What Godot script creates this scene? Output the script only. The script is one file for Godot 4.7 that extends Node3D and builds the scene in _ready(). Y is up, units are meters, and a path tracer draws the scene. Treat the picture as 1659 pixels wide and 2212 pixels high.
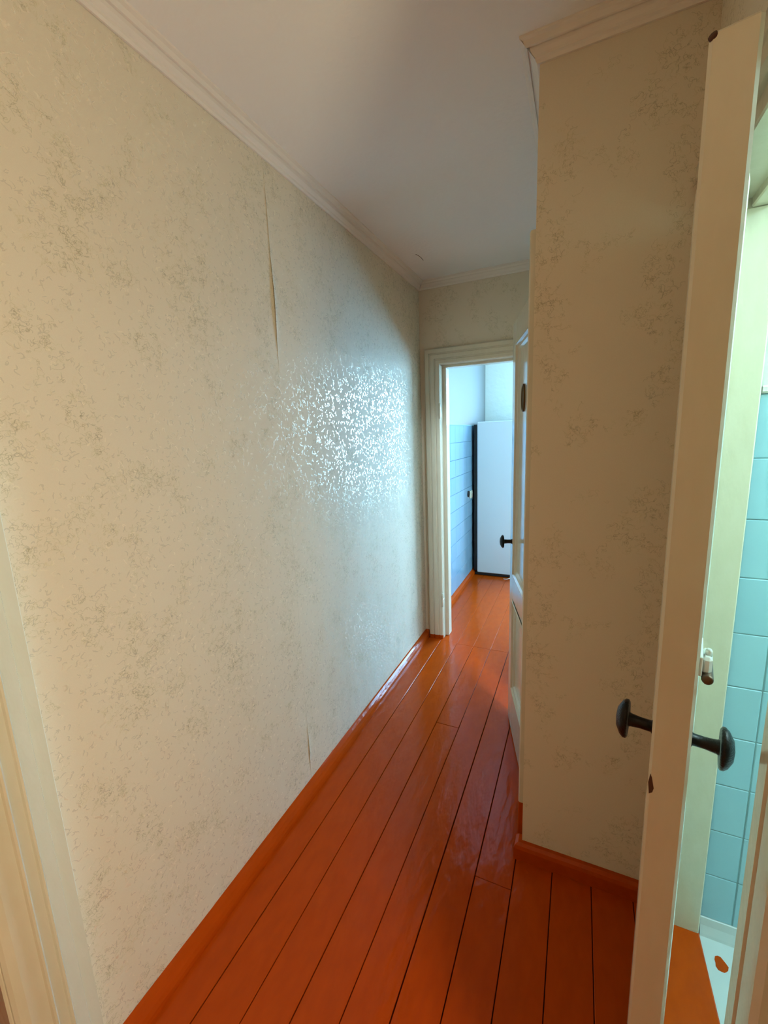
extends Node3D

const CEIL := 2.472
var rng := RandomNumberGenerator.new()
var M := {}
var windows := 0
var bare_paper: ImageTexture


# ---------- mesh building ----------
class MB:
	var v := PackedVector3Array()
	var n := PackedVector3Array()
	var uv := PackedVector2Array()

	func tri(a: Vector3, b: Vector3, c: Vector3, out: Vector3) -> void:
		var nn := (c - a).cross(b - a)
		if nn.length_squared() < 1e-16:
			return
		nn = nn.normalized()
		if nn.dot(out) < 0.0:
			var k := b
			b = c
			c = k
			nn = -nn
		for p in [a, b, c]:
			v.append(p)
			n.append(nn)
			uv.append(Vector2(p.x + p.z, p.y))

	func quad(a: Vector3, b: Vector3, c: Vector3, d: Vector3, out: Vector3) -> void:
		tri(a, b, c, out)
		tri(a, c, d, out)

	func smooth_tri(p: Array, q: Array) -> void:
		var nn: Vector3 = (p[2] - p[0]).cross(p[1] - p[0])
		if nn.length_squared() < 1e-18:
			return
		var order := [0, 1, 2] if nn.dot(q[0] + q[1] + q[2]) >= 0.0 else [0, 2, 1]
		for i in order:
			v.append(p[i])
			n.append(q[i])
			uv.append(Vector2(p[i].x + p[i].z, p[i].y))

	func box(lo: Vector3, hi: Vector3, b := 0.0) -> void:
		var c := (lo + hi) / 2.0
		var h := (hi - lo) / 2.0
		var g := func(sx, sy, sz, ax):  # corner point that lies on the face across axis ax
			var p := Vector3(sx * (h.x - b), sy * (h.y - b), sz * (h.z - b))
			p[ax] = [sx * h.x, sy * h.y, sz * h.z][ax]
			return c + p
		for ax in 3:
			var b1 := (ax + 1) % 3
			var b2 := (ax + 2) % 3
			for s in [-1, 1]:
				var q := []
				for k in [[-1, -1], [1, -1], [1, 1], [-1, 1]]:
					var t := [0, 0, 0]
					t[ax] = s
					t[b1] = k[0]
					t[b2] = k[1]
					q.append(g.call(t[0], t[1], t[2], ax))
				var o := Vector3.ZERO
				o[ax] = s
				quad(q[0], q[1], q[2], q[3], o)
		if b <= 0.0:
			return
		for ax in 3:
			var b1 := (ax + 1) % 3
			var b2 := (ax + 2) % 3
			for k in [[-1, -1], [1, -1], [1, 1], [-1, 1]]:
				var q := []
				for e in [[-1, b1], [1, b1], [1, b2], [-1, b2]]:
					var t := [0, 0, 0]
					t[ax] = e[0]
					t[b1] = k[0]
					t[b2] = k[1]
					q.append(g.call(t[0], t[1], t[2], e[1]))
				var o := Vector3.ZERO
				o[b1] = k[0]
				o[b2] = k[1]
				quad(q[0], q[1], q[2], q[3], o)
		for sx in [-1, 1]:
			for sy in [-1, 1]:
				for sz in [-1, 1]:
					tri(g.call(sx, sy, sz, 0), g.call(sx, sy, sz, 1), g.call(sx, sy, sz, 2), Vector3(sx, sy, sz))

	# a convex outline (list of Vector3 on one plane, in order) pushed out by «way»
	func prism(pts: Array, way: Vector3) -> void:
		var c := Vector3.ZERO
		for p in pts:
			c += p
		c /= pts.size()
		var k: int = pts.size()
		for i in k:
			var a: Vector3 = pts[i]
			var b: Vector3 = pts[(i + 1) % k]
			tri(c, a, b, -way)
			tri(c + way, a + way, b + way, way)
			quad(a, b, b + way, a + way, (a + b) / 2.0 - c)

	# strip of a profile between two ends: two lists of points, flat across; out = rough outside
	func strip(p: Array, q: Array, outs: Array) -> void:
		for i in p.size() - 1:
			quad(p[i], p[i + 1], q[i + 1], q[i], outs[i])

	func fan(p: Array, out: Vector3) -> void:
		for i in range(1, p.size() - 1):
			tri(p[0], p[i], p[i + 1], out)

	# turned shape: profile of (radius, along) about an axis; squash makes the section oval
	func lathe(at: Vector3, axis: Vector3, prof: Array, seg := 20, side := Vector3.UP, squash := 1.0) -> void:
		var w := axis.normalized()
		if absf(w.dot(side)) > 0.95:
			side = Vector3.RIGHT if absf(w.x) < 0.9 else Vector3.BACK
		var a := (side - w * side.dot(w)).normalized()
		var b := w.cross(a)
		var rings := []
		var norms := []
		for i in prof.size():
			var d0: Vector2 = prof[i] - prof[max(i - 1, 0)]
			var d1: Vector2 = prof[min(i + 1, prof.size() - 1)] - prof[i]
			var d := (d0.normalized() + d1.normalized()).normalized()
			var r := []
			var m := []
			for k in seg:
				var t := TAU * k / seg
				var e := a * cos(t) + b * sin(t) * squash
				r.append(at + e * prof[i].x + w * prof[i].y)
				m.append(((a * cos(t) + b * sin(t) / squash).normalized() * d.y - w * d.x).normalized())
			rings.append(r)
			norms.append(m)
		for i in prof.size() - 1:
			for k in seg:
				var l := (k + 1) % seg
				smooth_tri([rings[i][k], rings[i + 1][k], rings[i + 1][l]], [norms[i][k], norms[i + 1][k], norms[i + 1][l]])
				smooth_tri([rings[i][k], rings[i + 1][l], rings[i][l]], [norms[i][k], norms[i + 1][l], norms[i][l]])

	func tube(pts: Array, r: float, seg := 8) -> void:
		var rings := []
		var norms := []
		for i in pts.size():
			var d: Vector3 = (pts[min(i + 1, pts.size() - 1)] - pts[max(i - 1, 0)]).normalized()
			var a := d.cross(Vector3(0.31, 0.87, 0.39)).normalized()
			var b := d.cross(a)
			var q := []
			var m := []
			for k in seg:
				var e := a * cos(TAU * k / seg) + b * sin(TAU * k / seg)
				q.append(pts[i] + e * r)
				m.append(e)
			rings.append(q)
			norms.append(m)
		for i in pts.size() - 1:
			for k in seg:
				var l := (k + 1) % seg
				smooth_tri([rings[i][k], rings[i + 1][k], rings[i + 1][l]], [norms[i][k], norms[i + 1][k], norms[i + 1][l]])
				smooth_tri([rings[i][k], rings[i + 1][l], rings[i][l]], [norms[i][k], norms[i + 1][l], norms[i][l]])

	func mesh() -> ArrayMesh:
		var arr := []
		arr.resize(Mesh.ARRAY_MAX)
		arr[Mesh.ARRAY_VERTEX] = v
		arr[Mesh.ARRAY_NORMAL] = n
		arr[Mesh.ARRAY_TEX_UV] = uv
		var m := ArrayMesh.new()
		m.add_surface_from_arrays(Mesh.PRIMITIVE_TRIANGLES, arr)
		return m


func obj(called: String, what, mat: Material, parent: Node = self) -> MeshInstance3D:
	var o := MeshInstance3D.new()
	o.name = called
	o.mesh = what.mesh() if what is MB else what
	o.material_override = mat
	o.cast_shadow = GeometryInstance3D.SHADOW_CASTING_SETTING_ON
	if parent == self and has_node(called):
		var k := 1
		while has_node("%s_%03d" % [called, k]):
			k += 1
		o.name = "%s_%03d" % [called, k]
	elif parent != self and parent.has_node(called):
		var k := 1
		while parent.has_node("%s_%03d" % [called, k]):
			k += 1
		o.name = "%s_%03d" % [called, k]
	parent.add_child(o, true)
	return o


func base(called: String, at := Vector3.ZERO) -> Node3D:
	var o := Node3D.new()
	o.name = called
	if has_node(called):
		var k := 1
		while has_node("%s_%03d" % [called, k]):
			k += 1
		o.name = "%s_%03d" % [called, k]
	add_child(o, true)
	o.position = at
	return o


func tag(o: Node, label: String, category := "", kind := "", group := "") -> Node:
	o.set_meta("label", label)
	if category:
		o.set_meta("category", category)
	if kind:
		o.set_meta("kind", kind)
	if group:
		o.set_meta("group", group)
	return o


func struct(called: String, what, mat: Material, label: String) -> MeshInstance3D:
	var o := obj(called, what, mat)
	tag(o, label, "", "structure")
	return o


# ---------- materials ----------
func noise_tex(freq: float, seed_: int, normal := false, strength := 4.0, ramp: Gradient = null, size := 512, octaves := 4) -> NoiseTexture2D:
	var f := FastNoiseLite.new()
	f.seed = seed_
	f.frequency = freq
	f.fractal_octaves = octaves
	var t := NoiseTexture2D.new()
	t.width = size
	t.height = size
	t.seamless = true
	t.noise = f
	if normal:
		t.as_normal_map = true
		t.bump_strength = strength
	if ramp:
		t.color_ramp = ramp
	return t


func ramp(a: Color, b: Color) -> Gradient:
	var g := Gradient.new()
	g.offsets = PackedFloat32Array([0.2, 0.8])
	g.colors = PackedColorArray([a, b])
	return g


func mat(c: Color, rough: float, metal := 0.0) -> StandardMaterial3D:
	var m := StandardMaterial3D.new()
	m.albedo_color = c
	m.roughness = rough
	m.metallic = metal
	return m


func world_tri(m: StandardMaterial3D, s: Vector3) -> void:
	m.uv1_triplanar = true
	m.uv1_world_triplanar = true
	m.uv1_triplanar_sharpness = 8.0
	m.uv1_scale = s


func wallpaper() -> StandardMaterial3D:
	# cream paper printed with metallic squiggles that lie in loose clusters
	var S := 2048
	var col := PackedByteArray()
	var orm := PackedByteArray()
	col.resize(S * S * 3)
	orm.resize(S * S * 3)
	var soft := FastNoiseLite.new()
	soft.seed = 5
	soft.frequency = 1.0
	soft.fractal_octaves = 3
	# a small tileable tone field, stretched over the sheet
	var T := 64
	var tone := PackedFloat32Array()
	tone.resize(T * T)
	for y in T:
		for x in T:
			var a := TAU * x / T
			var b := TAU * y / T
			tone[y * T + x] = soft.get_noise_3d(cos(a) * 1.1 + sin(b) * 0.7, sin(a) * 1.1, cos(b) * 1.1)
	var r := RandomNumberGenerator.new()
	r.seed = 77
	var row := PackedByteArray()
	row.resize(S * 3)
	for y in S:
		for x in S:
			var g := r.randi() & 7
			row[x * 3] = 220 + g
			row[x * 3 + 1] = 209 + g
			row[x * 3 + 2] = 186 + g
		var at := y * S * 3
		for i in range(0, S * 3, 3):
			col[at + i] = row[i]
			col[at + i + 1] = row[i + 1]
			col[at + i + 2] = row[i + 2]
	for i in range(0, S * S * 3, 3):
		orm[i + 1] = 200
	var bare := col.duplicate()
	for k in 3400:
		var px := r.randf() * S
		var py := r.randf() * S
		var dirn := r.randf() * TAU
		var bend := r.randf_range(-0.2, 0.2)
		var steps := r.randi_range(16, 44)
		var fat := r.randf_range(1.8, 3.4)
		var shine := r.randi_range(34, 78)
		for s in steps:
			dirn += bend + r.randf_range(-0.5, 0.5)
			if r.randf() < 0.06:
				bend = -bend
			px += cos(dirn)
			py += sin(dirn)
			var w := fat * (0.5 + 0.5 * sin(PI * (s + 0.5) / steps))
			for dy in range(-3, 4):
				for dx in range(-3, 4):
					if dx * dx + dy * dy <= w * w + 0.2:
						var q := (posmod(int(py) + dy, S) * S + posmod(int(px) + dx, S)) * 3
						col[q] = 238
						col[q + 1] = 227
						col[q + 2] = 204
						orm[q] = 255
						orm[q + 1] = shine
						orm[q + 2] = 70
	# thin curly brownish veins, only where the tone field is high
	for k in 9000:
		var px := r.randf() * S
		var py := r.randf() * S
		var t := tone[(int(py) * T / S) * T + int(px) * T / S] - 0.06
		if t < 0.0 or r.randf() > t * 5.0:
			continue
		var dirn := r.randf() * TAU
		var bend := r.randf_range(-0.25, 0.25)
		var steps := r.randi_range(20, 90)
		var keep := 100 - int(r.randf_range(2.0, 6.0 + 24.0 * minf(t, 0.3)))
		for n in steps:
			dirn += bend + r.randf_range(-0.7, 0.7)
			if r.randf() < 0.08:
				bend = r.randf_range(-0.25, 0.25)
			px += cos(dirn) * 1.2
			py += sin(dirn) * 1.2
			for e in ([[0, 0], [1, 0]] if n % 3 else [[0, 0], [1, 0], [0, 1], [1, 1]]):
				var q := (posmod(int(py) + e[1], S) * S + posmod(int(px) + e[0], S)) * 3
				col[q] = col[q] * keep / 100
				col[q + 1] = col[q + 1] * keep / 100
				col[q + 2] = col[q + 2] * (keep - 3) / 100
				bare[q] = maxi(bare[q] * keep / 100, 172)
				bare[q + 1] = maxi(bare[q + 1] * keep / 100, 158)
				bare[q + 2] = maxi(bare[q + 2] * (keep - 3) / 100, 130)
				if col[q] < 168:
					col[q] = 168
					col[q + 1] = 154
					col[q + 2] = 126
	var ci := ImageTexture.create_from_image(Image.create_from_data(S, S, false, Image.FORMAT_RGB8, col))
	bare_paper = ImageTexture.create_from_image(Image.create_from_data(S, S, false, Image.FORMAT_RGB8, bare))
	var oi := ImageTexture.create_from_image(Image.create_from_data(S, S, false, Image.FORMAT_RGB8, orm))
	var m := StandardMaterial3D.new()
	m.albedo_texture = ci
	m.roughness = 1.0
	m.metallic = 1.0
	m.roughness_texture = oi
	m.roughness_texture_channel = BaseMaterial3D.TEXTURE_CHANNEL_GREEN
	m.metallic_texture = oi
	m.metallic_texture_channel = BaseMaterial3D.TEXTURE_CHANNEL_BLUE
	m.heightmap_enabled = true
	m.heightmap_texture = oi
	m.heightmap_scale = 0.009
	m.metallic_specular = 0.4
	world_tri(m, Vector3.ONE * 0.943)
	return m


func materials() -> void:
	M.wallpaper = wallpaper()
	var plain: StandardMaterial3D = M.wallpaper.duplicate()
	plain.albedo_texture = bare_paper
	plain.roughness = 0.75
	plain.metallic = 0.0
	plain.metallic_specular = 0.4
	plain.roughness_texture = null
	plain.metallic_texture = null
	plain.heightmap_enabled = false
	M.plain_paper = plain
	var floor_m := mat(Color(0.71, 0.268, 0.03), 0.15)
	floor_m.metallic_specular = 0.3
	floor_m.normal_enabled = true
	floor_m.normal_texture = noise_tex(0.012, 3, true, 6.0)
	floor_m.normal_scale = 0.25
	floor_m.albedo_texture = noise_tex(0.02, 8, false, 0, ramp(Color(0.96, 0.95, 0.94), Color(1, 1, 1)))
	world_tri(floor_m, Vector3(2.2, 2.2, 0.8))
	M.floor = floor_m
	M.under = mat(Color(0.16, 0.06, 0.02), 0.9)
	var paint := mat(Color(0.84, 0.81, 0.72), 0.11)
	paint.normal_enabled = true
	paint.normal_texture = noise_tex(0.02, 11, true, 5.0)
	paint.normal_scale = 0.1
	paint.albedo_texture = noise_tex(0.012, 21, false, 0, ramp(Color(0.988, 0.985, 0.975), Color(1, 1, 1)))
	world_tri(paint, Vector3(4, 1.2, 4))
	M.paint = paint
	M.ceiling = mat(Color(0.93, 0.92, 0.90), 0.85)
	var c: StandardMaterial3D = M.ceiling
	c.normal_enabled = true
	c.normal_texture = noise_tex(0.05, 31, true, 3.0)
	c.normal_scale = 0.25
	world_tri(c, Vector3.ONE * 1.5)
	M.cornice = mat(Color(0.90, 0.87, 0.82), 0.6)
	M.plaster = mat(Color(0.90, 0.90, 0.86), 0.7)
	var p: StandardMaterial3D = M.plaster
	p.normal_enabled = true
	p.normal_texture = noise_tex(0.02, 41, true, 4.0)
	p.normal_scale = 0.3
	world_tri(p, Vector3.ONE)
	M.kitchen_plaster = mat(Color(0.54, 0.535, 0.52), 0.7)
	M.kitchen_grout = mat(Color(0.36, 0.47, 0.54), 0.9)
	M.tiles = []
	for k in 3:
		M.tiles.append(mat(Color(0.61 + 0.012 * k, 0.79 + 0.008 * k, 0.85 + 0.006 * k), 0.14))
	M.grout = mat(Color(0.52, 0.66, 0.69), 0.9)
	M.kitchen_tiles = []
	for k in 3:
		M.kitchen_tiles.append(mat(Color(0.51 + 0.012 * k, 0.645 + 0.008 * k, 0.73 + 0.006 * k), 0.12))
	M.bath_floor = mat(Color(0.80, 0.83, 0.83), 0.35)
	M.iron = mat(Color(0.10, 0.075, 0.055), 0.32, 0.6)
	var ir: StandardMaterial3D = M.iron
	ir.normal_enabled = true
	ir.normal_texture = noise_tex(0.06, 51, true, 6.0)
	ir.normal_scale = 0.5
	ir.uv1_triplanar = true
	ir.uv1_scale = Vector3.ONE * 8.0
	M.steel = mat(Color(0.42, 0.33, 0.26), 0.45, 0.7)
	M.white = mat(Color(0.90, 0.90, 0.86), 0.35)
	M.fridge = mat(Color(0.80, 0.82, 0.83), 0.3)
	M.black = mat(Color(0.015, 0.015, 0.017), 0.6)
	M.brass = mat(Color(0.36, 0.26, 0.12), 0.4, 0.7)
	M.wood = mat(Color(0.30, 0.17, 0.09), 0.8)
	M.glass = mat(Color(1, 1, 1, 0.04), 0.02)
	M.glass.transparency = BaseMaterial3D.TRANSPARENCY_ALPHA


func glow(c: Color, k: float) -> StandardMaterial3D:
	var m := mat(Color(0.9, 0.9, 0.9), 0.4)
	m.emission_enabled = true
	m.emission = c
	m.emission_energy_multiplier = k
	return m


# ---------- builders ----------
# cornice profile: (out from the wall, down from the ceiling)
const CORNICE := [[0.0, -0.046], [0.006, -0.046], [0.010, -0.040], [0.011, -0.034], [0.015, -0.031], [0.021, -0.024], [0.024, -0.017], [0.028, -0.015], [0.029, -0.019], [0.033, -0.018], [0.038, -0.008], [0.046, -0.005], [0.047, 0.0]]


func run_profile(prof: Array, a: Vector2, b: Vector2, inn: Vector2, m0: float, m1: float, y0: float) -> MB:
	# prof: [out, y]; from plan point a to b; inn is the plan direction into the room; m0, m1: how far the ends move per unit of «out»
	var mb := MB.new()
	var d := (b - a).normalized()
	var p := []
	var q := []
	var outs := []
	for k in prof:
		var s: Vector2 = a + inn * k[0] + d * m0 * k[0]
		var e: Vector2 = b + inn * k[0] + d * m1 * k[0]
		p.append(Vector3(s.x, y0 + k[1], s.y))
		q.append(Vector3(e.x, y0 + k[1], e.y))
	for i in prof.size() - 1:
		var t := Vector2(prof[i + 1][0] - prof[i][0], prof[i + 1][1] - prof[i][1])
		var nrm := Vector2(t.y, -t.x)  # right of travel: out of the profile that starts at the wall below and ends at the ceiling
		outs.append(Vector3(inn.x * nrm.x, nrm.y, inn.y * nrm.x))
	mb.strip(p, q, outs)
	mb.fan(p, Vector3(-d.x, 0, -d.y))
	mb.fan(q, Vector3(d.x, 0, d.y))
	return mb


# door surround on a wall: o = inner lower corner, ax = along the wall to the other jamb, nrm = out of the wall
const CASING := [[0.0, 0.0], [0.0, 0.012], [0.006, 0.016], [0.024, 0.016], [0.027, 0.012], [0.032, 0.012], [0.035, 0.019], [0.060, 0.020], [0.063, 0.015], [0.068, 0.015], [0.071, 0.023], [0.094, 0.023], [0.100, 0.019], [0.100, 0.0]]


func casing(parent: Node, o: Vector3, ax: Vector3, nrm: Vector3, w: float, h: float, width: float, foot := 0.0, sides := [0, 1, 2], prof := CASING) -> void:
	var k: float = width / prof[-1][0]
	var foots := []
	for side in sides:
		for part in ([0, 1] if foot > 0.0 and side != 1 else [1]):
			var mb := MB.new()
			var p := []
			var q := []
			var outs := []
			for i in prof.size():
				var u: float = prof[i][0] * k
				var v: float = prof[i][1] + (0.0006 if part == 0 else 0.0)
				match side:
					0:
						p.append(o - ax * u + nrm * v + Vector3(0, 0.0 if part == 0 else foot, 0))
						q.append(o - ax * u + nrm * v + Vector3(0, foot if part == 0 else h + u, 0))
					1:
						p.append(o - ax * u + nrm * v + Vector3(0, h + u, 0))
						q.append(o + ax * (w + u) + nrm * v + Vector3(0, h + u, 0))
					2:
						p.append(o + ax * (w + u) + nrm * v + Vector3(0, 0.0 if part == 0 else foot, 0))
						q.append(o + ax * (w + u) + nrm * v + Vector3(0, foot if part == 0 else h + u, 0))
			for i in prof.size() - 1:
				var t := Vector2(prof[i + 1][0] - prof[i][0], prof[i + 1][1] - prof[i][1])
				var across: Vector3 = [-ax, Vector3.UP, ax][side]
				outs.append(across * -t.y + nrm * t.x)
			mb.strip(p, q, outs)
			mb.fan(p, -ax if side == 1 else Vector3.DOWN)
			mb.fan(q, ax if side == 1 else Vector3.UP)
			if part == 0:
				obj("casing_foot", mb, M.floor, parent).set_meta("label", "orange painted foot of the casing")
			else:
				obj("casing", mb, M.paint, parent)


# panelled door leaf in its own axes: x from the hinge to the free edge, y up, z through the leaf
func panel_door(parent: Node, w: float, h: float, t: float, stile: float, panels: Array) -> void:
	var f := t / 2.0
	var b := 0.004
	for x in [[0.0, stile], [w - stile, w]]:
		var mb := MB.new()
		mb.box(Vector3(x[0], 0, -f), Vector3(x[1], h, f), b)
		obj("stile", mb, M.paint, parent)
	var cuts := [0.0]
	for p in panels:
		cuts.append(p[0])
		cuts.append(p[1])
	cuts.append(h)
	for i in range(0, cuts.size(), 2):
		var mb := MB.new()
		mb.box(Vector3(stile - 0.002, cuts[i], -f), Vector3(w - stile + 0.002, cuts[i + 1], f), 0.002)
		obj("rail", mb, M.paint, parent)
	for p in panels:
		var mb := MB.new()
		mb.box(Vector3(stile - 0.005, p[0] - 0.005, -0.006), Vector3(w - stile + 0.005, p[1] + 0.005, 0.006))
		obj("panel", mb, M.paint, parent)
		var mo := MB.new()
		var prof := [[0.0, f + 0.003], [0.008, f + 0.005], [0.013, f - 0.004], [0.022, f - 0.006], [0.030, 0.006]]
		for s in [-1.0, 1.0]:
			for i in prof.size() - 1:
				var r0 := rect(stile + prof[i][0], p[0] + prof[i][0], w - stile - prof[i][0], p[1] - prof[i][0], s * prof[i][1])
				var r1 := rect(stile + prof[i + 1][0], p[0] + prof[i + 1][0], w - stile - prof[i + 1][0], p[1] - prof[i + 1][0], s * prof[i + 1][1])
				for k in 4:
					mo.quad(r0[k], r0[(k + 1) % 4], r1[(k + 1) % 4], r1[k], Vector3(0, 0, s))
		obj("moulding", mo, M.paint, parent)


func rect(x0: float, y0: float, x1: float, y1: float, z: float) -> Array:
	return [Vector3(x0, y0, z), Vector3(x1, y0, z), Vector3(x1, y1, z), Vector3(x0, y1, z)]


func knob(parent: Node, at: Vector3, way: Vector3, reach := 0.04, r := 0.033) -> void:
	var st := MB.new()
	st.lathe(at, way, [Vector2(0.0, -0.004), Vector2(0.0125, -0.004), Vector2(0.0125, 0.001), Vector2(0.0095, 0.003), Vector2(0.0092, reach * 0.5), Vector2(0.0108, reach * 0.9), Vector2(0.0125, reach)], 16)
	var k := obj("knob", st, M.iron, parent)
	k.set_meta("label", "dark iron door knob")
	var cap := MB.new()
	var rim := reach + 0.004
	cap.lathe(at, way, [Vector2(0.006, rim - 0.002), Vector2(r * 0.6, rim - 0.001), Vector2(r * 0.9, rim - 0.004), Vector2(r, rim - 0.002), Vector2(r, rim + 0.002), Vector2(r * 0.86, rim + 0.007), Vector2(r * 0.5, rim + 0.013), Vector2(0.0, rim + 0.015)], 28, Vector3.UP, 0.86)
	obj("cap", cap, M.iron, k)


func grid_tiles(parent: Node, o: Vector3, ax: Vector3, nrm: Vector3, cols: Array, rows: Array, mats: Array, th := 0.006) -> void:
	# cols, rows: joint positions along ax and y; every tile is a bevelled piece of its own
	var meshes := {}
	for i in cols.size() - 1:
		for j in rows.size() - 1:
			var cw: float = cols[i + 1] - cols[i]
			var rh: float = rows[j + 1] - rows[j]
			var key := "%.3f %.3f" % [cw, rh]
			if not meshes.has(key):
				var mb := MB.new()
				mb.box(Vector3(-cw / 2 + 0.0012, -rh / 2 + 0.0012, -th), Vector3(cw / 2 - 0.0012, rh / 2 - 0.0012, 0), 0.0016)
				meshes[key] = mb.mesh()
			var t := obj("tile", meshes[key], mats[rng.randi() % 3], parent)
			var c: Vector3 = o + ax * (cols[i] + cw / 2) + Vector3.UP * (rows[j] + rh / 2) + nrm * rng.randf_range(-0.0004, 0.0004)
			t.transform = Transform3D(Basis(ax, Vector3.UP, nrm) * Basis.from_euler(Vector3(rng.randf_range(-0.004, 0.004), rng.randf_range(-0.004, 0.004), 0)), c)


func steps(a: float, d: float, n: int) -> Array:
	var r := []
	for i in n:
		r.append(a + d * i)
	return r


func _ready() -> void:
	rng.seed = 4
	# ---- camera, sky, lights, exposure ----
	var cam := Camera3D.new()
	cam.name = "camera"
	cam.transform = Transform3D(Basis(Vector3(0.909263, -0.038633, -0.414426), Vector3(-0.038975, 0.983405, -0.177186), Vector3(0.414394, 0.177260, 0.892668)).orthonormalized(), Vector3(0, 1.5, 0))
	cam.keep_aspect = Camera3D.KEEP_HEIGHT
	cam.fov = rad_to_deg(2.0 * atan(1106.0 / 912.24))
	cam.near = 0.02
	add_child(cam)
	cam.current = true
	var env := Environment.new()
	env.background_mode = Environment.BG_SKY
	var sky := Sky.new()
	var sm := ProceduralSkyMaterial.new()
	sm.sky_top_color = Color(0.62, 0.80, 0.92)
	sm.sky_horizon_color = Color(0.80, 0.92, 0.98)
	sm.ground_horizon_color = Color(0.55, 0.62, 0.62)
	sm.ground_bottom_color = Color(0.35, 0.40, 0.38)
	sm.sky_energy_multiplier = 4.0
	sky.sky_material = sm
	env.sky = sky
	env.tonemap_mode = Environment.TONE_MAPPER_LINEAR
	env.tonemap_exposure = 1.0
	env.sdfgi_enabled = true
	env.ssao_enabled = true
	env.ssil_enabled = true
	var we := WorldEnvironment.new()
	we.name = "world"
	we.environment = env
	add_child(we)
	var day := AreaLight3D.new()
	day.name = "kitchen_daylight"
	day.area_normalize_energy = true
	day.area_size = Vector2(1.6, 1.3)
	day.light_color = Color(0.53, 0.80, 1.0)
	day.light_energy = 20.5
	day.shadow_enabled = true
	day.set("area_range", 12.0)
	day.transform = Transform3D(Basis(Vector3.UP, PI), Vector3(0.6, 1.5, -4.99))
	add_child(day)

	materials()
	shell()
	floors()
	trims()
	kitchen()
	bathroom()
	doors()
	lamps()


func shell() -> void:
	# walls are boxes with thickness; openings are left between them
	var H := CEIL + 0.02
	var mb := MB.new()
	mb.box(Vector3(-1.14, -0.1, -2.95), Vector3(-1.002, H, -0.27))
	mb.box(Vector3(-1.14, 2.0, -0.27), Vector3(-1.002, H, 0.55))
	mb.box(Vector3(-1.14, -0.1, 0.55), Vector3(-1.002, H, 3.0))
	var left := struct("wall_left", mb, M.wallpaper, "long left wall papered in cream with shiny squiggle flecks")
	for s in [[-2.828, -2.235, 0.0, 0.0], [-2.2348, -1.3002, 0.0, 1.0], [-1.2999, -0.27, 0.5, 0.0]]:
		obj("wallpaper_strip", paper_strip(s[0], s[1], s[2], s[3]), M.wallpaper, left)
	mb = MB.new()
	mb.box(Vector3(-1.0, -0.1, -2.95), Vector3(-0.88, H, -2.828))
	mb.box(Vector3(-0.88, 1.97, -2.95), Vector3(-0.17, H, -2.828))
	mb.box(Vector3(-0.17, -0.1, -2.95), Vector3(2.12, H, -2.828))
	struct("wall_end", mb, M.plain_paper, "papered end wall above the open kitchen doorway")
	mb = MB.new()
	mb.box(Vector3(-0.131, -0.1, -1.49), Vector3(-0.031, H, -1.3435))
	mb.box(Vector3(-0.131, 1.985, -2.105), Vector3(-0.031, H, -1.49))
	mb.box(Vector3(-0.131, -0.1, -2.828), Vector3(-0.031, H, -2.105))
	struct("wall_right", mb, M.plain_paper, "papered right wall holding the ajar panelled door")
	mb = MB.new()
	mb.box(Vector3(-0.031, -0.1, -1.4435), Vector3(0.38, H, -1.3435))
	struct("wall_front", mb, M.plain_paper, "papered wall face to the right, beside the near open door")
	mb = MB.new()
	mb.box(Vector3(0.25, -0.1, -1.3435), Vector3(0.38, H, -1.306))
	mb.box(Vector3(0.25, 2.0, -1.306), Vector3(0.38, H, -0.67))
	mb.box(Vector3(0.25, -0.1, -0.67), Vector3(0.38, H, -0.32))
	struct("wall_bathroom", mb, M.plain_paper, "wall with the bathroom doorway at the right edge")
	mb = MB.new()
	mb.box(Vector3(0.38, -0.1, -0.44), Vector3(3.32, H, -0.32))
	struct("wall_entry", mb, M.plain_paper, "entry wall that turns right behind the bathroom doorway")
	mb = MB.new()
	mb.box(Vector3(2.0, -0.1, -5.14), Vector3(2.12, H, -0.32))
	mb.box(Vector3(3.2, -0.1, -0.44), Vector3(3.32, H, 3.12))
	struct("wall_outer", mb, M.plaster, "plain plaster wall closing the rooms on the right")
	mb = MB.new()
	mb.box(Vector3(-1.14, -0.1, 3.0), Vector3(3.2, H, 3.12))
	struct("wall_back", mb, M.plain_paper, "papered wall behind the viewer")
	mb = MB.new()
	mb.box(Vector3(0.9, -0.1, -2.828), Vector3(1.0, H, -1.4435))
	struct("wall_toilet", mb, M.plaster, "plaster wall inside the small room behind the ajar door")
	mb = MB.new()
	mb.box(Vector3(-2.7, -0.1, -1.1), Vector3(-2.6, H, 1.4))
	mb.box(Vector3(-2.6, -0.1, -1.1), Vector3(-1.14, H, -1.0))
	mb.box(Vector3(-2.6, -0.1, 1.3), Vector3(-1.14, H, 1.4))
	struct("wall_side", mb, M.plaster, "plaster walls of the room through the left doorway")
	mb = MB.new()
	mb.box(Vector3(-2.7, CEIL, -5.14), Vector3(3.32, CEIL + 0.15, 3.12))
	var top := struct("ceiling", mb, M.ceiling, "plain painted greyish white ceiling of the hallway")
	mb = MB.new()
	mb.tube([Vector3(-0.856, CEIL, -2.385), Vector3(-0.849, CEIL, -2.41), Vector3(-0.845, CEIL, -2.445), Vector3(-0.8465, CEIL, -2.485)], 0.0016, 6)
	obj("crack", mb, M.wood, top)


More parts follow.
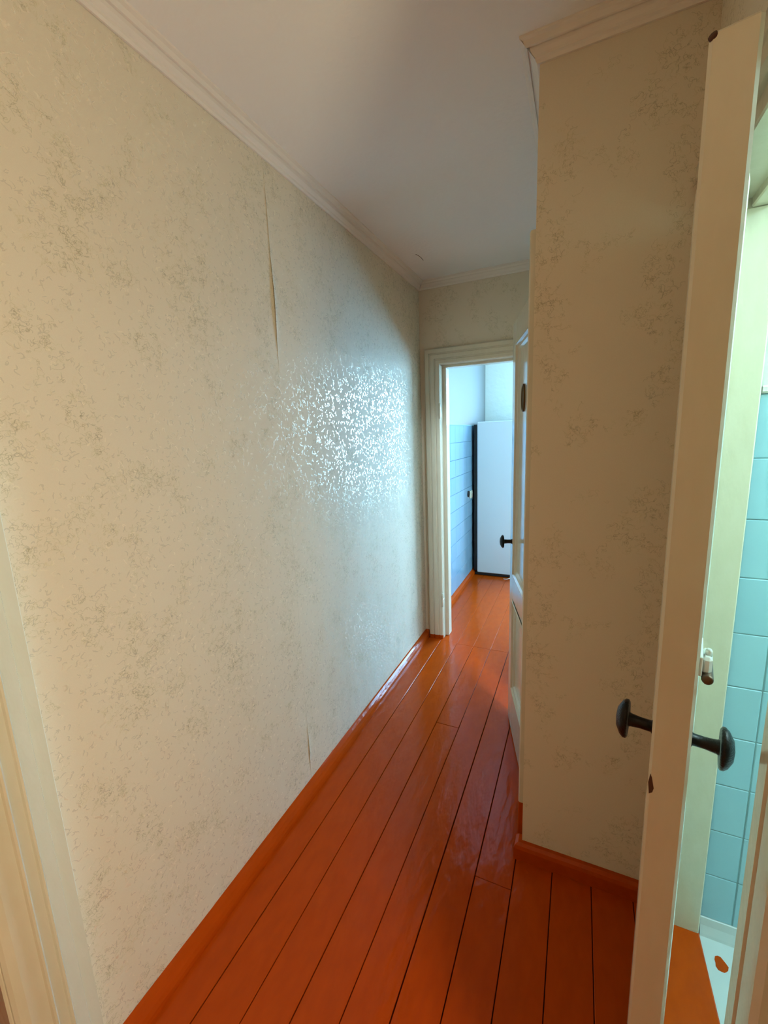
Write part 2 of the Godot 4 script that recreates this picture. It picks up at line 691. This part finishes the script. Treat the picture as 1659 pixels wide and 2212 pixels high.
func paper_strip(z0: float, z1: float, lift0: float, lift1: float) -> MB:
	# a sheet of wallpaper 1.5 mm proud of the wall, a little uneven, its seam edges lifted in places
	var mb := MB.new()
	var f := FastNoiseLite.new()
	f.seed = 9
	f.frequency = 2.6
	f.fractal_octaves = 3
	var nz := int((z1 - z0) / 0.012)
	var ny := 150
	var x := func(y: float, z: float) -> float:
		var e := f.get_noise_2d(z * 2.0, y) * 0.0005 * (1.0 + 3.0 * exp(-y / 0.4))
		var up := 0.0062 * exp(-pow((y - 1.98) / 0.13, 2.0)) + 0.0016 * exp(-pow((y - 2.25) / 0.12, 2.0)) + 0.003 * exp(-pow((y - 0.2) / 0.08, 2.0))
		e += up * (lift0 * exp(-(z - z0) / 0.006) * 0.25 + lift1 * exp(-(z1 - z) / 0.014))
		return -1.0005 + e
	var nrm := func(y: float, z: float) -> Vector3:
		var h := 0.002
		return Vector3(1.0, -(x.call(y + h, z) - x.call(y - h, z)) / (2 * h), -(x.call(y, z + h) - x.call(y, z - h)) / (2 * h)).normalized()
	var P := []
	var N := []
	for j in ny + 1:
		var pr := []
		var nr := []
		for i in nz + 1:
			var z := lerpf(z0, z1, float(i) / nz)
			var y := lerpf(0.0, CEIL, float(j) / ny)
			pr.append(Vector3(x.call(y, z), y, z))
			nr.append(nrm.call(y, z))
		P.append(pr)
		N.append(nr)
	for j in ny:
		for i in nz:
			mb.smooth_tri([P[j][i], P[j][i + 1], P[j + 1][i + 1]], [N[j][i], N[j][i + 1], N[j + 1][i + 1]])
			mb.smooth_tri([P[j][i], P[j + 1][i + 1], P[j + 1][i]], [N[j][i], N[j + 1][i + 1], N[j + 1][i]])
		mb.quad(P[j][nz], P[j + 1][nz], P[j + 1][nz] + Vector3(-0.0008, 0, 0), P[j][nz] + Vector3(-0.0008, 0, 0), Vector3(0, 0, 1))
		mb.quad(P[j][0], P[j + 1][0], P[j + 1][0] + Vector3(-0.0008, 0, 0), P[j][0] + Vector3(-0.0008, 0, 0), Vector3(0, 0, -1))
	return mb


func floors() -> void:
	var root := base("floor")
	tag(root, "glossy orange painted plank floor running down the hallway", "", "structure")
	var mb := MB.new()
	mb.box(Vector3(-2.7, -0.16, -5.14), Vector3(3.32, -0.022, 3.12))
	obj("subfloor", mb, M.under, root)
	mb = MB.new()
	mb.box(Vector3(-2.6, -0.03, -1.0), Vector3(-1.002, 0, 1.3))
	mb.box(Vector3(-1.002, -0.03, 0.22), Vector3(3.2, 0, 3.0))
	mb.box(Vector3(0.25, -0.03, -0.32), Vector3(3.2, 0, 0.22))
	mb.box(Vector3(-0.031, -0.03, -2.828), Vector3(0.9, 0, -1.4435))
	mb.box(Vector3(0.09, -0.03, -5.02), Vector3(2.0, 0, -2.79))
	obj("floorboards", mb, M.floor, root)
	mb = MB.new()
	mb.box(Vector3(0.38, -0.03, -1.306), Vector3(2.0, 0.0, -0.44))
	obj("bathroom_floor", mb, M.bath_floor, root)
	# planks, each a piece of its own; joints at x = -0.872 + 0.1206 k
	var gaps := [0.0, 0.0034, 0.0024, 0.0030, 0.0030, 0.0040, 0.0030, 0.0024, 0.0024, 0.0022, 0.0022]
	var butt := {0: [-2.79], 1: [-2.79], 2: [-2.778], 3: [-2.772, -1.912], 4: [-2.772, -2.755], 5: [-2.783], 6: [-2.783, -1.205], 7: [], 8: [], 9: []}
	for k in 11:
		var x0 := -1.0 if k == 0 else -0.872 + 0.1206 * (k - 1)
		var x1: float = minf(-0.872 + 0.1206 * k, 0.25)
		var ends := [0.22]
		var far := -5.02
		if x1 > -0.12:
			far = -1.3435
		else:
			ends += [-1.205 if k == 6 else -1.912 if k == 3 else -2.79]
			if k == 6 or k == 3:
				ends += [-2.772 - 0.006 * (k % 2)]
		ends.append(far)
		if k == 1:
			ends[1] = -2.792
		if k == 2 or k == 4:
			ends[1] = -2.778
		var gl: float = gaps[k] / 2
		var gr: float = gaps[min(k + 1, 10)] / 2
		for i in ends.size() - 1:
			var p := MB.new()
			if ends[i] < -2.5:
				gl = minf(gl, 0.0005)
				gr = minf(gr, 0.0005)
			var dy := rng.randf_range(-0.0012, 0.0008)
			p.box(Vector3(x0 + gl, -0.022, ends[i + 1] + 0.0008), Vector3(x1 - gr, dy, ends[i] - 0.0008), 0.0014)
			obj("plank", p, M.floor, root)
	# the kitchen goes on with planks of the same width behind the right wall
	mb = MB.new()
	mb.box(Vector3(-0.131, -0.022, -5.02), Vector3(0.09, 0, -2.79), 0.002)
	obj("plank", mb, M.floor, root)
	mb = MB.new()
	mb.box(Vector3(-0.131, -0.022, -2.828), Vector3(-0.031, 0, -1.3435), 0.002)
	obj("plank", mb, M.floor, root)
	# bathroom sill
	mb = MB.new()
	mb.box(Vector3(0.238, -0.02, -1.30), Vector3(0.381, 0.008, -0.66), 0.003)
	obj("sill", mb, M.floor, root).set_meta("label", "orange painted sill in the bathroom doorway")


func trims() -> void:
	var segs := [
		[Vector2(-1.0, 3.0), Vector2(-1.0, -2.828), Vector2(1, 0), 1, -1, "long white moulded cornice above the left wall"],
		[Vector2(-1.0, -2.828), Vector2(-0.131, -2.828), Vector2(0, 1), 1, -1, "short white cornice above the end wall"],
		[Vector2(-0.131, -2.828), Vector2(-0.131, -1.3435), Vector2(-1, 0), 1, 1, "white cornice along the right wall, hidden by its corner"],
		[Vector2(-0.131, -1.3435), Vector2(0.25, -1.3435), Vector2(0, 1), -1, -1, "white cornice above the near wall face on the right"],
		[Vector2(0.25, -1.3435), Vector2(0.25, -0.32), Vector2(-1, 0), 1, 1, "white cornice above the bathroom doorway"],
	]
	for i in segs.size():
		var s = segs[i]
		struct("trim_%d" % (i + 1), run_profile(CORNICE, s[0], s[1], s[2], s[3], s[4], CEIL), M.cornice, s[5])
	# quarter-round skirting painted with the floor
	var q := [[0.0, 0.0], [0.036, 0.0], [0.036, 0.008], [0.034, 0.018], [0.028, 0.030], [0.018, 0.042], [0.008, 0.050], [0.0, 0.053]]
	q.reverse()
	var rev := []
	for k in q:
		rev.append(k)
	rev.reverse()
	struct("baseboard_left", run_profile(rev, Vector2(-1.0, -0.41), Vector2(-1.0, -2.828), Vector2(1, 0), 0, -1, 0.0), M.floor, "rounded orange skirting along the foot of the left wall")
	var r2 := [[0.0, 0.0], [0.026, 0.0], [0.026, 0.045], [0.022, 0.056], [0.012, 0.062], [0.0, 0.062]]
	struct("baseboard_front", run_profile(r2, Vector2(-0.131, -1.3435), Vector2(0.25, -1.3435), Vector2(0, 1), -1, 0, 0.0), M.floor, "dark orange skirting under the near wall face on the right")
	struct("baseboard_right", run_profile(r2, Vector2(-0.131, -1.365), Vector2(-0.131, -1.3435), Vector2(-1, 0), 0, 1, 0.0), M.floor, "stub of orange skirting at the wall corner")
	struct("baseboard_end", run_profile(rev, Vector2(-1.0, -2.828), Vector2(-0.972, -2.828), Vector2(0, 1), 1, 0, 0.0), M.floor, "orange skirting stub between left wall and kitchen door casing")


func kitchen() -> void:
	var H := CEIL + 0.02
	var mb := MB.new()
	mb.box(Vector3(-1.14, -0.1, -5.14), Vector3(-1.007, H, -2.95))
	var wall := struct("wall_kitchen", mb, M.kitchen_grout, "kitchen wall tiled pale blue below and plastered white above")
	mb = MB.new()
	mb.box(Vector3(-1.01, 1.572, -5.02), Vector3(-0.9985, H, -2.95))
	obj("plaster", mb, M.kitchen_plaster, wall)
	mb = MB.new()
	mb.box(Vector3(-1.006, 1.564, -5.02), Vector3(-0.996, 1.574, -2.95), 0.003)
	obj("tile_edge", mb, M.grout, wall)
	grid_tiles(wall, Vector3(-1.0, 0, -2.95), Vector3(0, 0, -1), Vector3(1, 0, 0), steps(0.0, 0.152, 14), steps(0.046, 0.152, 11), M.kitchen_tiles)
	var prof := [[0.0, 0.0], [0.034, 0.0], [0.034, 0.012], [0.026, 0.034], [0.010, 0.048], [0.0, 0.05]]
	struct("baseboard_kitchen", run_profile(prof, Vector2(-1.0, -2.95), Vector2(-1.0, -5.02), Vector2(1, 0), 0, -1, 0.0), M.floor, "orange skirting under the blue kitchen tiles")
	# back wall with the window that lights the kitchen
	mb = MB.new()
	mb.box(Vector3(-1.14, -0.1, -5.14), Vector3(-0.3, H, -5.02))
	mb.box(Vector3(1.5, -0.1, -5.14), Vector3(2.0, H, -5.02))
	mb.box(Vector3(-0.3, -0.1, -5.14), Vector3(1.5, 0.85, -5.02))
	mb.box(Vector3(-0.3, 2.15, -5.14), Vector3(1.5, H, -5.02))
	struct("wall_window", mb, M.plaster, "white kitchen wall above and beside the fridge")
	window_unit(Vector3(0.6, 0.85, -5.09), 0.0, 0.9, "white framed kitchen window out of view beside the fridge")
	# doorway frame, hall side
	var fr := base("door_frame", Vector3(-0.525, 0, -2.828))
	tag(fr, "cream painted wooden frame of the open kitchen doorway", "door frame")
	casing(fr, Vector3(-0.338, 0.0, 0.002), Vector3(1, 0, 0), Vector3(0, 0, 1), 0.676, 1.952, 0.1, 0.03)
	for s in [-1.0, 1.0]:
		mb = MB.new()
		mb.box(Vector3(minf(s * 0.36, s * 0.3365), 0, -0.126), Vector3(maxf(s * 0.36, s * 0.3365), 1.95, 0.004), 0.003)
		mb.box(Vector3(minf(s * 0.35, s * 0.312), 0, -0.126), Vector3(maxf(s * 0.35, s * 0.312), 1.936, -0.055), 0.003)
		obj("jamb", mb, M.paint, fr)
	mb = MB.new()
	mb.box(Vector3(-0.36, 1.951, -0.126), Vector3(0.36, 1.975, 0.004), 0.003)
	mb.box(Vector3(-0.35, 1.936, -0.126), Vector3(0.35, 1.96, -0.055), 0.003)
	obj("head", mb, M.paint, fr)
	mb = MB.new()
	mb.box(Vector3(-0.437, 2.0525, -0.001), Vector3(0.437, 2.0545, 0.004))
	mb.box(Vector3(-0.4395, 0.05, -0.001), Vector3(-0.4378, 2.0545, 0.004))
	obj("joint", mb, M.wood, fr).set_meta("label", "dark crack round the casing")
	for y in [0.26, 1.60]:
		mb = MB.new()
		mb.lathe(Vector3(-0.338, y, 0.019), Vector3.UP, [Vector2(0, 0), Vector2(0.006, 0), Vector2(0.0075, 0.004), Vector2(0.0075, 0.046), Vector2(0.006, 0.05), Vector2(0.006, 0.054), Vector2(0.0075, 0.058), Vector2(0.0075, 0.096), Vector2(0.004, 0.1), Vector2(0, 0.1)], 10)
		mb.box(Vector3(-0.338, y + 0.004, -0.03), Vector3(-0.3345, y + 0.05, 0.016), 0.001)
		obj("hinge", mb, M.paint, fr)
	# fridge seen from its side
	var f := base("refrigerator", Vector3(-0.65, 0, -4.62))
	tag(f, "tall white refrigerator with black back and base by blue tiled wall", "refrigerator")
	mb = MB.new()
	mb.box(Vector3(-0.29, 0.032, -0.3), Vector3(0.25, 1.602, 0.3), 0.008)
	obj("body", mb, M.fridge, f)
	mb = MB.new()
	mb.box(Vector3(-0.325, 0.05, -0.285), Vector3(-0.288, 1.575, 0.292), 0.004)
	for k in 14:
		mb.box(Vector3(-0.335, 0.35 + 0.08 * k, -0.25), Vector3(-0.325, 0.355 + 0.08 * k, 0.25))
	obj("back_grille", mb, M.black, f)
	mb = MB.new()
	mb.box(Vector3(-0.31, 0.004, -0.285), Vector3(0.24, 0.034, 0.292), 0.003)
	obj("plinth", mb, M.black, f)
	for d in [[0.06, 1.02], [1.035, 1.595]]:
		mb = MB.new()
		mb.box(Vector3(0.252, d[0], -0.298), Vector3(0.30, d[1], 0.298), 0.008)
		var dr := obj("door", mb, M.fridge, f)
		mb = MB.new()
		mb.box(Vector3(0.30, d[0] + 0.1, -0.27), Vector3(0.325, d[0] + 0.34, -0.25), 0.005)
		obj("handle", mb, M.white, dr)
	for s in [[-0.25, 0.25], [0.2, 0.25], [-0.25, -0.25], [0.2, -0.25]]:
		mb = MB.new()
		mb.lathe(Vector3(s[0], 0, s[1]), Vector3.UP, [Vector2(0, 0), Vector2(0.018, 0), Vector2(0.018, 0.01), Vector2(0.01, 0.02), Vector2(0, 0.02)], 10)
		obj("foot", mb, M.black, f)
	# a loose white cable end at the foot of the fridge
	mb = MB.new()
	var pts := []
	for i in 9:
		var t := i / 8.0
		pts.append(Vector3(-0.655 + 0.10 * t, 0.005 + 0.03 * t * t, -4.27 - 0.03 * t + 0.02 * sin(t * 4.0)))
	mb.tube(pts, 0.0035, 6)
	tag(obj("cable", mb, M.white), "short white cable end lying at the foot of the refrigerator", "cable")
	# wall socket beside the fridge
	var so := base("wall_socket", Vector3(-0.9995, 0.875, -4.275))
	tag(so, "small cream wall socket on blue kitchen tiles beside the refrigerator", "socket")
	mb = MB.new()
	mb.box(Vector3(0, -0.04, -0.045), Vector3(0.014, 0.04, 0.035), 0.004)
	obj("cover", mb, M.paint, so)
	mb = MB.new()
	for s in [-0.012, 0.008]:
		mb.lathe(Vector3(0.0135, 0, s - 0.003), Vector3(1, 0, 0), [Vector2(0.0035, 0), Vector2(0.0035, 0.001), Vector2(0, 0.001)], 8)
	obj("hole", mb, M.black, so)
	mb = MB.new()
	mb.lathe(Vector3(-1.0, 0.892, -4.178), Vector3(1, 0, 0), [Vector2(0, 0), Vector2(0.032, 0), Vector2(0.032, 0.008), Vector2(0.024, 0.014), Vector2(0.0, 0.015)], 18)
	tag(obj("wall_plug", mb, M.black), "round black fitting on the tiles, left of the wall socket", "wall fitting")


func window_unit(at: Vector3, turn: float, w: float, label: String) -> void:
	windows += 1
	var win := base("window_%d" % windows, at)
	win.rotation.y = turn
	tag(win, label, "", "structure")
	var mb := MB.new()
	for b in [[-w, 0, w, 0.06], [-w, 1.24, w, 1.3], [-w, 0.06, 0.06 - w, 1.24], [w - 0.06, 0.06, w, 1.24], [-0.03, 0.06, 0.03, 1.24]]:
		mb.box(Vector3(b[0], b[1], -0.03), Vector3(b[2], b[3], 0.03), 0.004)
	obj("window_frame", mb, M.white, win)
	for b in [[0.06 - w, -0.03], [0.03, w - 0.06]]:
		mb = MB.new()
		mb.box(Vector3(b[0], 0.06, -0.003), Vector3(b[1], 1.24, 0.003))
		obj("pane", mb, M.glass, win)


func bathroom() -> void:
	var H := CEIL + 0.02
	var mb := MB.new()
	mb.box(Vector3(0.38, -0.1, -1.4435), Vector3(2.0, H, -1.3078))
	var w := struct("wall_tiled", mb, M.grout, "bathroom wall of square pale blue tiles below white plaster")
	mb = MB.new()
	mb.box(Vector3(0.38, 1.58, -1.315), Vector3(2.0, H, -1.303))
	obj("plaster", mb, M.plaster, w)
	mb = MB.new()
	mb.box(Vector3(0.381, 1.564, -1.315), Vector3(2.0, 1.582, -1.299), 0.004)
	obj("ledge", mb, M.white, w)
	grid_tiles(w, Vector3(0, 0, -1.306), Vector3(1, 0, 0), Vector3(0, 0, 1), [0.382] + steps(0.459, 0.152, 11), steps(0.053, 0.151, 11), M.tiles)
	mb = MB.new()
	var cove := [[0.0, 0.0], [0.022, 0.0], [0.020, 0.008], [0.012, 0.030], [0.008, 0.052], [0.0, 0.056]]
	obj("cove", run_profile(cove, Vector2(0.383, -1.312), Vector2(2.0, -1.312), Vector2(0, 1), 0, 0, 0.0), M.bath_floor, w)
	# splash of orange paint on the white floor
	mb = MB.new()
	var c := Vector3(0.4195, 0.0, -1.228)
	var ring := []
	for i in 14:
		var a := TAU * i / 14
		var r := 0.015 * (1.0 + 0.10 * sin(a * 3.0 + 1.0) + 0.06 * cos(a * 5.0))
		ring.append(c + Vector3(cos(a) * r, 0, sin(a) * r * 1.35))
	mb.prism(ring, Vector3(0, 0.0012, 0))
	tag(obj("paint_splash", mb, M.floor), "dried orange paint splash on the white bathroom floor", "paint spot")
	# doorway frame
	var fr := base("door_frame", Vector3(0.25, 0, -0.99))
	tag(fr, "cream frame of the bathroom doorway with white lit far jamb", "door frame")
	casing(fr, Vector3(-0.002, 0, 0.352), Vector3(0, 0, -1), Vector3(-1, 0, 0), 0.655, 2.02, 0.085, 0.0, [0, 1], [[0.0, 0.0], [0.0, 0.012], [0.006, 0.020], [0.030, 0.021], [0.034, 0.014], [0.040, 0.014], [0.044, 0.022], [0.076, 0.022], [0.085, 0.016], [0.085, 0.0]])
	mb = MB.new()
	mb.box(Vector3(-0.004, 0, -0.317), Vector3(0.1295, 2.0, -0.300), 0.003)
	mb.box(Vector3(0.058, 0, -0.317), Vector3(0.1295, 1.965, -0.2965), 0.003)
	obj("jamb", mb, M.paint, fr)
	mb = MB.new()
	mb.box(Vector3(-0.004, 0, 0.312), Vector3(0.1295, 2.0, 0.355), 0.003)
	mb.box(Vector3(0.058, 0, 0.299), Vector3(0.1295, 1.965, 0.33), 0.003)
	obj("jamb", mb, M.paint, fr)
	mb = MB.new()
	mb.box(Vector3(-0.004, 1.985, -0.317), Vector3(0.1295, 2.03, 0.355), 0.003)
	mb.box(Vector3(0.075, 1.965, -0.30), Vector3(0.1295, 1.99, 0.33), 0.003)
	obj("head", mb, M.paint, fr)


func doors() -> void:
	# near bathroom door, seen on its free edge: hinge at the far jamb
	var a := deg_to_rad(11.75)
	var along := Vector3(-sin(a), 0, cos(a))  # from the hinge to the free edge
	var nrm := along.cross(Vector3.UP)  # faces
	var d := base("door_1")
	tag(d, "cream painted door at the right, seen on its free edge", "", "structure")
	var W := 0.602
	var free := Vector3(0.1457, 0, -0.70)
	d.transform = Transform3D(Basis(along, Vector3.UP, along.cross(Vector3.UP)), free - along * W + Vector3(0, 0.012, 0))
	panel_door(d, W, 1.942, 0.0505, 0.1, [[0.25, 0.82], [0.95, 1.82]])
	for s in [-1.0, 1.0]:
		knob(d, Vector3(W - 0.045, 0.995, s * 0.0252), Vector3(0, 0, s), 0.036)
	var mb := MB.new()
	mb.box(Vector3(W - 0.085, 1.122, -0.0292), Vector3(W - 0.010, 1.152, -0.025), 0.001)
	mb.box(Vector3(W - 0.060, 1.122, -0.041), Vector3(W - 0.020, 1.148, -0.028), 0.004)
	var bolt := obj("bolt", mb, M.white, d)
	bolt.set_meta("label", "white painted slide bolt")
	mb = MB.new()
	mb.lathe(Vector3(W - 0.09, 1.118, -0.0365), Vector3(1, 0, 0), [Vector2(0, 0), Vector2(0.0075, 0), Vector2(0.0075, 0.077), Vector2(0.0065, 0.08), Vector2(0, 0.08)], 14)
	obj("rod", mb, M.steel, bolt)
	mb = MB.new()
	mb.lathe(Vector3(W - 0.035, 1.146, -0.036), Vector3.UP, [Vector2(0, 0), Vector2(0.0045, 0), Vector2(0.0045, 0.008), Vector2(0.003, 0.011), Vector2(0, 0.011)], 12)
	obj("thumb_knob", mb, M.white, bolt)
	# chipped paint on the edge, and a nail hole at the top corner
	mb = MB.new()
	var ring := []
	for p in [[0.0, 0.0], [0.0045, 0.004], [0.006, 0.012], [0.004, 0.022], [0.0025, 0.030], [0.0, 0.036], [-0.002, 0.02]]:
		ring.append(Vector3(W - 0.0005, 0.905 + p[1], 0.0225 - p[0]))
	mb.prism(ring, Vector3(0.001, 0, 0))
	obj("chip", mb, M.wood, d)
	mb = MB.new()
	mb.lathe(Vector3(W - 0.004, 1.936, 0.0205), Vector3(1, 0.5, 0.5), [Vector2(0, 0), Vector2(0.0048, 0), Vector2(0.0048, 0.0045), Vector2(0, 0.005)], 12)
	obj("nail", mb, M.wood, d)
	# the panelled door further down, ajar, hinged on its near side
	a = deg_to_rad(15.9)
	along = Vector3(-sin(a), 0, -cos(a))
	d = base("door_2")
	tag(d, "panelled cream door ajar beside the kitchen doorway, with oval plaque", "", "structure")
	W = 0.6
	free = Vector3(-0.291, 0, -2.092)
	var n2 := Vector3(-cos(a), 0, sin(a))  # hall face
	d.transform = Transform3D(Basis(along, Vector3.UP, along.cross(Vector3.UP)), free - along * W - n2 * 0.02 + Vector3(0, 0.012, 0))
	var hall: float = signf(along.cross(Vector3.UP).dot(n2))
	panel_door(d, W, 1.962, 0.04, 0.1, [[0.22, 0.69], [0.81, 1.86]])
	knob(d, Vector3(W - 0.05, 0.965, hall * 0.02), Vector3(0, 0, hall), 0.038, 0.032)
	knob(d, Vector3(W - 0.05, 0.965, -hall * 0.02), Vector3(0, 0, -hall), 0.038, 0.032)
	mb = MB.new()
	mb.lathe(Vector3(0.37, 1.62, hall * 0.006), Vector3(0, 0, hall), [Vector2(0.0, 0.003), Vector2(0.047, 0.003), Vector2(0.048, 0.006), Vector2(0.052, 0.008), Vector2(0.056, 0.005), Vector2(0.056, 0.0)], 32, Vector3.UP, 0.55)
	var pl := obj("plaque", mb, M.brass, d)
	pl.set_meta("label", "oval brown door plaque")
	var fr := base("door_frame", Vector3(-0.131, 0, -1.8))
	tag(fr, "cream door frame at the wall corner, holding the panelled door", "door frame")
	casing(fr, Vector3(0.002, 0, 0.325), Vector3(0, 0, -1), Vector3(-1, 0, 0), 0.645, 1.975, 0.085, 0.17)
	mb = MB.new()
	mb.box(Vector3(-0.002, 0, 0.2872), Vector3(0.1, 1.985, 0.312), 0.002)
	mb.box(Vector3(0.046, 0, 0.272), Vector3(0.1, 1.985, 0.30), 0.002)
	obj("jamb", mb, M.paint, fr)
	mb = MB.new()
	mb.box(Vector3(-0.002, 0, -0.306), Vector3(0.1, 1.985, -0.304), 0.0005)
	mb.box(Vector3(0.044, 0, -0.306), Vector3(0.1, 1.985, -0.292), 0.002)
	obj("jamb", mb, M.paint, fr)
	mb = MB.new()
	mb.box(Vector3(-0.002, 1.978, -0.306), Vector3(0.1, 1.99, 0.312), 0.002)
	obj("head", mb, M.paint, fr)
	# doorway in the left wall, only the far side of its casing in view
	fr = base("door_frame", Vector3(-1.0, 0, 0.14))
	tag(fr, "wide moulded casing of the near left doorway", "door frame")
	var prof := [[0.0, 0.0], [0.0, 0.010], [0.006, 0.015], [0.02, 0.0185], [0.052, 0.0185], [0.0545, 0.0235], [0.058, 0.0255], [0.061, 0.0225], [0.0625, 0.0175], [0.081, 0.0165], [0.0835, 0.0215], [0.087, 0.0230], [0.0895, 0.0195], [0.091, 0.0145], [0.117, 0.010], [0.119, 0.006], [0.143, 0.0045], [0.143, 0.0]]
	casing(fr, Vector3(0, 0, 0.41), Vector3(0, 0, -1), Vector3(1, 0, 0), 0.82, 2.0, 0.143, 0.0, [0, 1, 2], prof)
	mb = MB.new()
	mb.box(Vector3(-0.001, 0.5, -0.5542), Vector3(0.0042, 2.3, -0.5528), 0.0005)
	obj("torn_edge", mb, M.white, fr).set_meta("label", "torn white wallpaper edge along the casing")
	mb = MB.new()
	mb.box(Vector3(-0.14, 0, -0.43), Vector3(0.003, 2.0, -0.405), 0.003)
	obj("jamb", mb, M.paint, fr)


func lamp(called: String, at: Vector3, c: Color, energy: float, r: float, label: String) -> void:
	var l := base(called, at)
	tag(l, label, "lamp")
	var mb := MB.new()
	var prof := []
	for i in 11:
		var t := PI * i / 10
		prof.append(Vector2(sin(t) * r, -cos(t) * r))
	mb.lathe(Vector3.ZERO, Vector3.UP, prof, 24)
	obj("bulb", mb, glow(c, 4.0), l)
	mb = MB.new()
	mb.lathe(Vector3(0, r * 0.97, 0), Vector3.UP, [Vector2(0, 0), Vector2(0.016, 0), Vector2(0.018, 0.03), Vector2(0.004, 0.036), Vector2(0.003, CEIL - at.y - r - 0.03), Vector2(0.03, CEIL - at.y - r - 0.02), Vector2(0.03, CEIL - at.y - r)], 14)
	obj("holder", mb, M.white, l)
	var o := OmniLight3D.new()
	o.name = "light"
	o.light_color = c
	o.light_energy = energy
	o.light_size = r
	o.omni_range = 8.0
	o.omni_attenuation = 2.0
	o.shadow_enabled = true
	l.add_child(o)


func lamps() -> void:
	lamp("globe_lamp", Vector3(0.74, 1.3, 0.2), Color(1.0, 0.955, 0.80), 1.46, 0.08, "white globe lamp hanging in the entry behind the viewer")
	lamp("bathroom_lamp", Vector3(1.3, 2.26, -0.95), Color(0.73, 0.94, 1.0), 1.5, 0.05, "cool white bulb hanging in the bathroom")
	lamp("toilet_lamp", Vector3(0.22, 2.1, -1.62), Color(0.84, 0.94, 1.0), 2.7, 0.05, "cool bulb hanging in the small room behind the ajar door")
